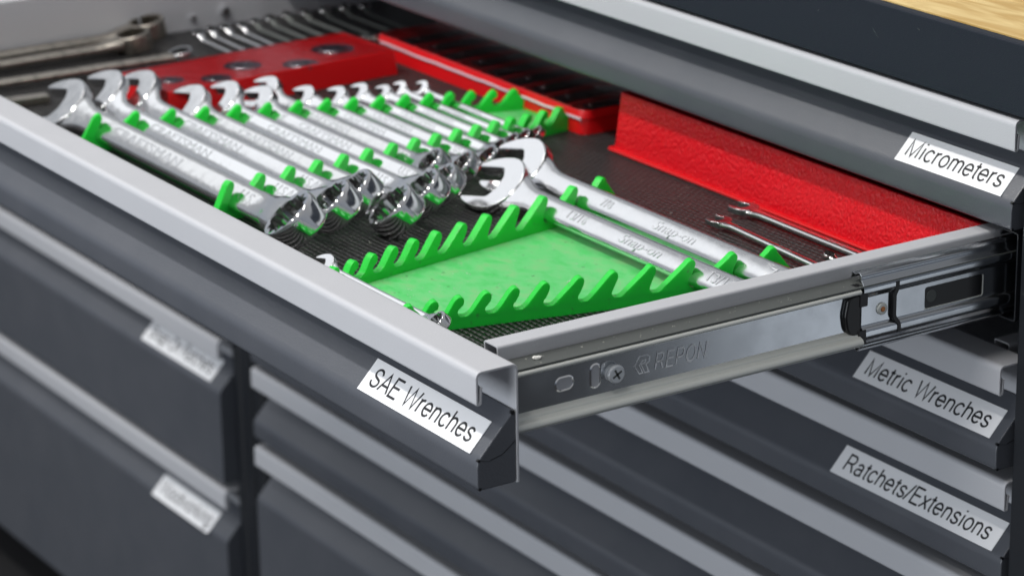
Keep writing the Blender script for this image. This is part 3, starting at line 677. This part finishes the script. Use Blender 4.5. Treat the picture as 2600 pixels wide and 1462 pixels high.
# ------------------------------------------------------------------ red divider tray along the cabinet opening
t = thing('red_tray', 'tall red plastic tray with a grained side, at the right below the Micrometers drawer', 'plastic tray', (-400, 690, -77.5)); og = (-400, 690, -77.5)
def wall_tray(x0, x1, y0, y1, z0, z1, draft, th, r):
    def ring(dd, z): return [(a, b, z) for a, b in rounded([(x0+dd, y0+dd), (x1-dd, y0+dd), (x1-dd, y1-dd), (x0+dd, y1-dd)], r, 5)]
    L = [ring(0, z0), ring(draft*0.25, z0+(z1-z0)*0.25), ring(draft*0.6, z0+(z1-z0)*0.6), ring(draft, z1-1), ring(draft+0.8, z1), ring(draft+th-0.8, z1), ring(draft+th, z1-1), ring(draft*0.2+th, z0+3)]
    n = len(L[0]); V = sum(L, []); F = [(k*n+i, k*n+(i+1) % n, (k+1)*n+(i+1) % n, (k+1)*n+i) for k in range(len(L)-1) for i in range(n)]
    F += [tuple(range(n)), tuple((len(L)-1)*n+i for i in range(n))]
    return V, F
V, F = wall_tray(-726, -68, 607, 770, -76.5, -5, 6, 5, 6); mesh('tray_wall', V, F, M['redgrain'], t, 50, og)
P = rounded([(-733, 601), (-67.5, 602.5), (-67.5, 776), (-733, 776)], 9, 5)
V, F = prism(P, -77.3, -73.5, alongZ, 1.5); mesh('base_flange', V, F, M['red'], t, 50, og)

# ------------------------------------------------------------------ red socket case with round windows
ang = -3.4; cx0, cy0 = -1244, 408
t = thing('socket_case', 'red plastic socket case with round holes under clear film', 'socket case', mw=flat_frame(cx0, cy0, R(3.0), -77.5))
HO = [(-1243, 382), (-1206, 447), (-1250, 520), (-1206, 324), (-1232, 272)]
inv = Matrix.Rotation(R(-3.0), 3, 'Z')
hol = []
for x, y in HO:
    v = inv @ Vector((x-cx0, y-cy0, 0)); hol.append((v.x, v.y))
# case: walls, then a lid plate with real round wells
V, F = wall_tray(-66, 66, -174, 172, 0.3, 33, 3, 4, 4); mesh('case_wall', V, F, M['red'], t, 50)
bm = bmesh.new()
out = rounded([(-60.5, -168.5), (60.5, -168.5), (60.5, 166.5), (-60.5, 166.5)], 4, 3)
import mathutils
def fill_with_holes(outer, holes, z):
    from mathutils.geometry import delaunay_2d_cdt
    pts = [Vector(p) for p in outer]; edges = [(i, (i+1) % len(outer)) for i in range(len(outer))]; faces = []
    for (hx, hy, hr) in holes:
        k = len(pts); n = 28
        pts += [Vector((hx+hr*math.cos(2*math.pi*i/n), hy+hr*math.sin(2*math.pi*i/n))) for i in range(n)]
        edges += [(k+i, k+(i+1) % n) for i in range(n)]
    r = delaunay_2d_cdt(pts, edges, [], 0, 1e-5)
    vs, fs = r[0], r[2]; keep = []
    for f in fs:
        c = sum((vs[i] for i in f), Vector((0, 0)))/len(f)
        if any((c.x-hx)**2+(c.y-hy)**2 < (hr*0.985)**2 for hx, hy, hr in holes): continue
        keep.append(tuple(f))
    return [(v.x, v.y, z) for v in vs], keep
hr = [25, 24, 29, 20, 18]
holes = [(hol[i][0], hol[i][1], hr[i]) for i in range(len(hol))]
V, F = fill_with_holes(out, holes, 31.0); lid = mesh('lid_plate', V, F, M['red'], t, 0)
for hx, hy, q in holes:
    n = 28; K = [(q, 31), (q-0.5, 30.2), (q-1.0, 16), (0.001, 15.5)]; V = [(hx+a*math.cos(2*math.pi*i/n), hy+a*math.sin(2*math.pi*i/n), z) for a, z in K for i in range(n)]
    F = [(k*n+i, k*n+(i+1) % n, (k+1)*n+(i+1) % n, (k+1)*n+i) for k in range(3) for i in range(n)]
    mesh('socket_well', V, F, M['wellgrey'], lid, 40)
    V, F = box_ring(q*0.72, 5.5, 6, 0.80); V = [(a+hx, b+hy, c+26.5) for a, b, c in V]; mesh('socket', V, F, M['polished'], t, 45)
V, F = prism(rounded([(-64, -172), (64, -172), (64, 170), (-64, 170)], 5, 3), 33.4, 34.0, alongZ); mesh('clear_film', V, F, M['clear'], t, 0)

# ------------------------------------------------------------------ red case with black insert and clear cover, in the corner
t = thing('bit_case', 'red case with a black insert under a cracked clear cover, in the back corner', 'tool case', (-1040, 690, -77.5)); og = (-1040, 690, -77.5)
V, F = wall_tray(-1296, -798, 612, 770, -77.2, -58, 1.5, 4, 16); mesh('case_base', V, F, M['red'], t, 50, og)
V, F = box(-1290, -804, 619, 763, -60, -55, 2.0); mesh('black_insert', V, F, M['blackplastic'], t, 40, og)
for i in range(9):
    x = -1270+i*52
    V, F = prism([(x, 628), (x+9, 628), (x-14, 752), (x-23, 752)], -54.8, -51.5, alongZ, 0.8); mesh('divider_rib', V, F, M['red'], t, 40, og)
    V, F = box(x+14, x+38, 636+rnd.uniform(-6, 6), 740, -54.8, -50.5, 1.5); mesh('socket_adapter', V, F, M['blackplastic'], t, 40, og)
    V, F = cyl(x+26, 650+rnd.uniform(-8, 8), 4.5, -50.4, -48.9, alongZ, 14, 0.5); mesh('chrome_button', V, F, M['polished'], t, 40, og)
V, F = wall_tray(-1296.5, -797.5, 611.5, 770.5, -57.5, -47.5, 1.5, 1.6, 16); mesh('red_rim', V, F, M['red'], t, 50, og)
P = rounded([(-1295, 613), (-799, 613), (-799, 769), (-1295, 769)], 16, 4)
V, F = prism(P, -46.6, -45.4, alongZ, 0.4); mesh('clear_cover', V, F, M['clear'], t, 40, og)
Vs = []; 
pts = [(-1280+i*20, 610.8, -56.5+rnd.uniform(-0.7, 0.7)) for i in range(25)]
seam = sheet([(p[0], p[2]) for p in pts], 3.0)
V, F = prism(seam, 610.2, 611.4, alongY); mesh('cover_edge_glare', V, F, mat('pale_edge_glare', (0.85, 0.66, 0.74), 0.3), t, 0, og)  # pale pink strip: glare along the clear cover's edge painted as colour

# ------------------------------------------------------------------ crumbs and lint
def lump(name, x, y, z, r, label, e=1.8):
    bm = bmesh.new(); bmesh.ops.create_icosphere(bm, subdivisions=2, radius=1)
    for v in bm.verts: v.co *= rnd.uniform(0.6, 1.15); v.co.x *= r*S; v.co.y *= r*e*S; v.co.z *= r*0.6*S
    me = bpy.data.meshes.new(name); bm.to_mesh(me); bm.free(); me.materials.append(M['crumb'])
    o = bpy.data.objects.new(name, me); col.objects.link(o); o.location = Vector((x, y, z))*S; tag(o, label, 'crumb'); return o
def scratch(x, y, z, dx, dz, w_, m, label):
    V = [(x, y, z), (x+dx, y, z+dz), (x+dx, y, z+dz+w_), (x, y, z+w_)]
    o = mesh('paint_scratch', V, [(0, 1, 2, 3)], m, cab, 0, co); return o
for (x, z, dx, dz) in ((-220, 176, 9, -8), (-310, 178, 2, -1), (-150, 190, 3, -2)):
    scratch(x, 581.9, z, dx, dz, 0.14, M['dustgrey'], '')
lump('crumb', -27, 38, -11.2, 3.2, 'small white crumb stuck on top of the slide behind the drawer lip')
def specks(name, label, n, fn, rmin, rmax, m):
    V = []; F = []
    for i in range(n):
        x, y, z = fn(); r = rnd.uniform(rmin, rmax); o = len(V); a0 = rnd.uniform(0, 3); e = rnd.uniform(0.5, 2.4)
        V += [(x+r*e*math.cos(a0), y+r*e*math.sin(a0), z), (x-r*math.sin(a0), y+r*math.cos(a0), z), (x-r*e*math.cos(a0), y-r*e*math.sin(a0), z), (x+r*math.sin(a0), y-r*math.cos(a0), z), (x, y, z+r*0.7)]
        F += [(o, o+1, o+4), (o+1, o+2, o+4), (o+2, o+3, o+4), (o+3, o, o+4), (o+3, o+2, o+1, o)]
    o = mesh(name, V, F, m, None, 0); return tag(o, label, 'dust', kind='stuff')
def on_plate():
    y = rnd.uniform(70, 350); t = rnd.random(); return (-438+12-0.17*y)*(1-t)+(-334+0.2547*y)*t, y, -73.45
specks('plate_dust', 'grey dust and grit on the base of the mostly empty green rack', 170, on_plate, 0.25, 0.8, M['dustgrey'])
specks('liner_dust', 'pale grit and lint scattered over the black liner', 420, lambda: (rnd.uniform(-1500, -70), rnd.uniform(8, 600), -76.6), 0.25, 0.9, M['dustgrey'])
specks('slide_grit', 'grit caught on the upper edge of the drawer slide', 40, lambda: (rnd.uniform(-36, -14), rnd.uniform(8, 390), -12.3), 0.25, 0.7, M['dustgrey'])
lump('crumb', -338, 286, -72.6, 1.6, 'tiny silvery lint curl on the dusty green base plate', 4.0)
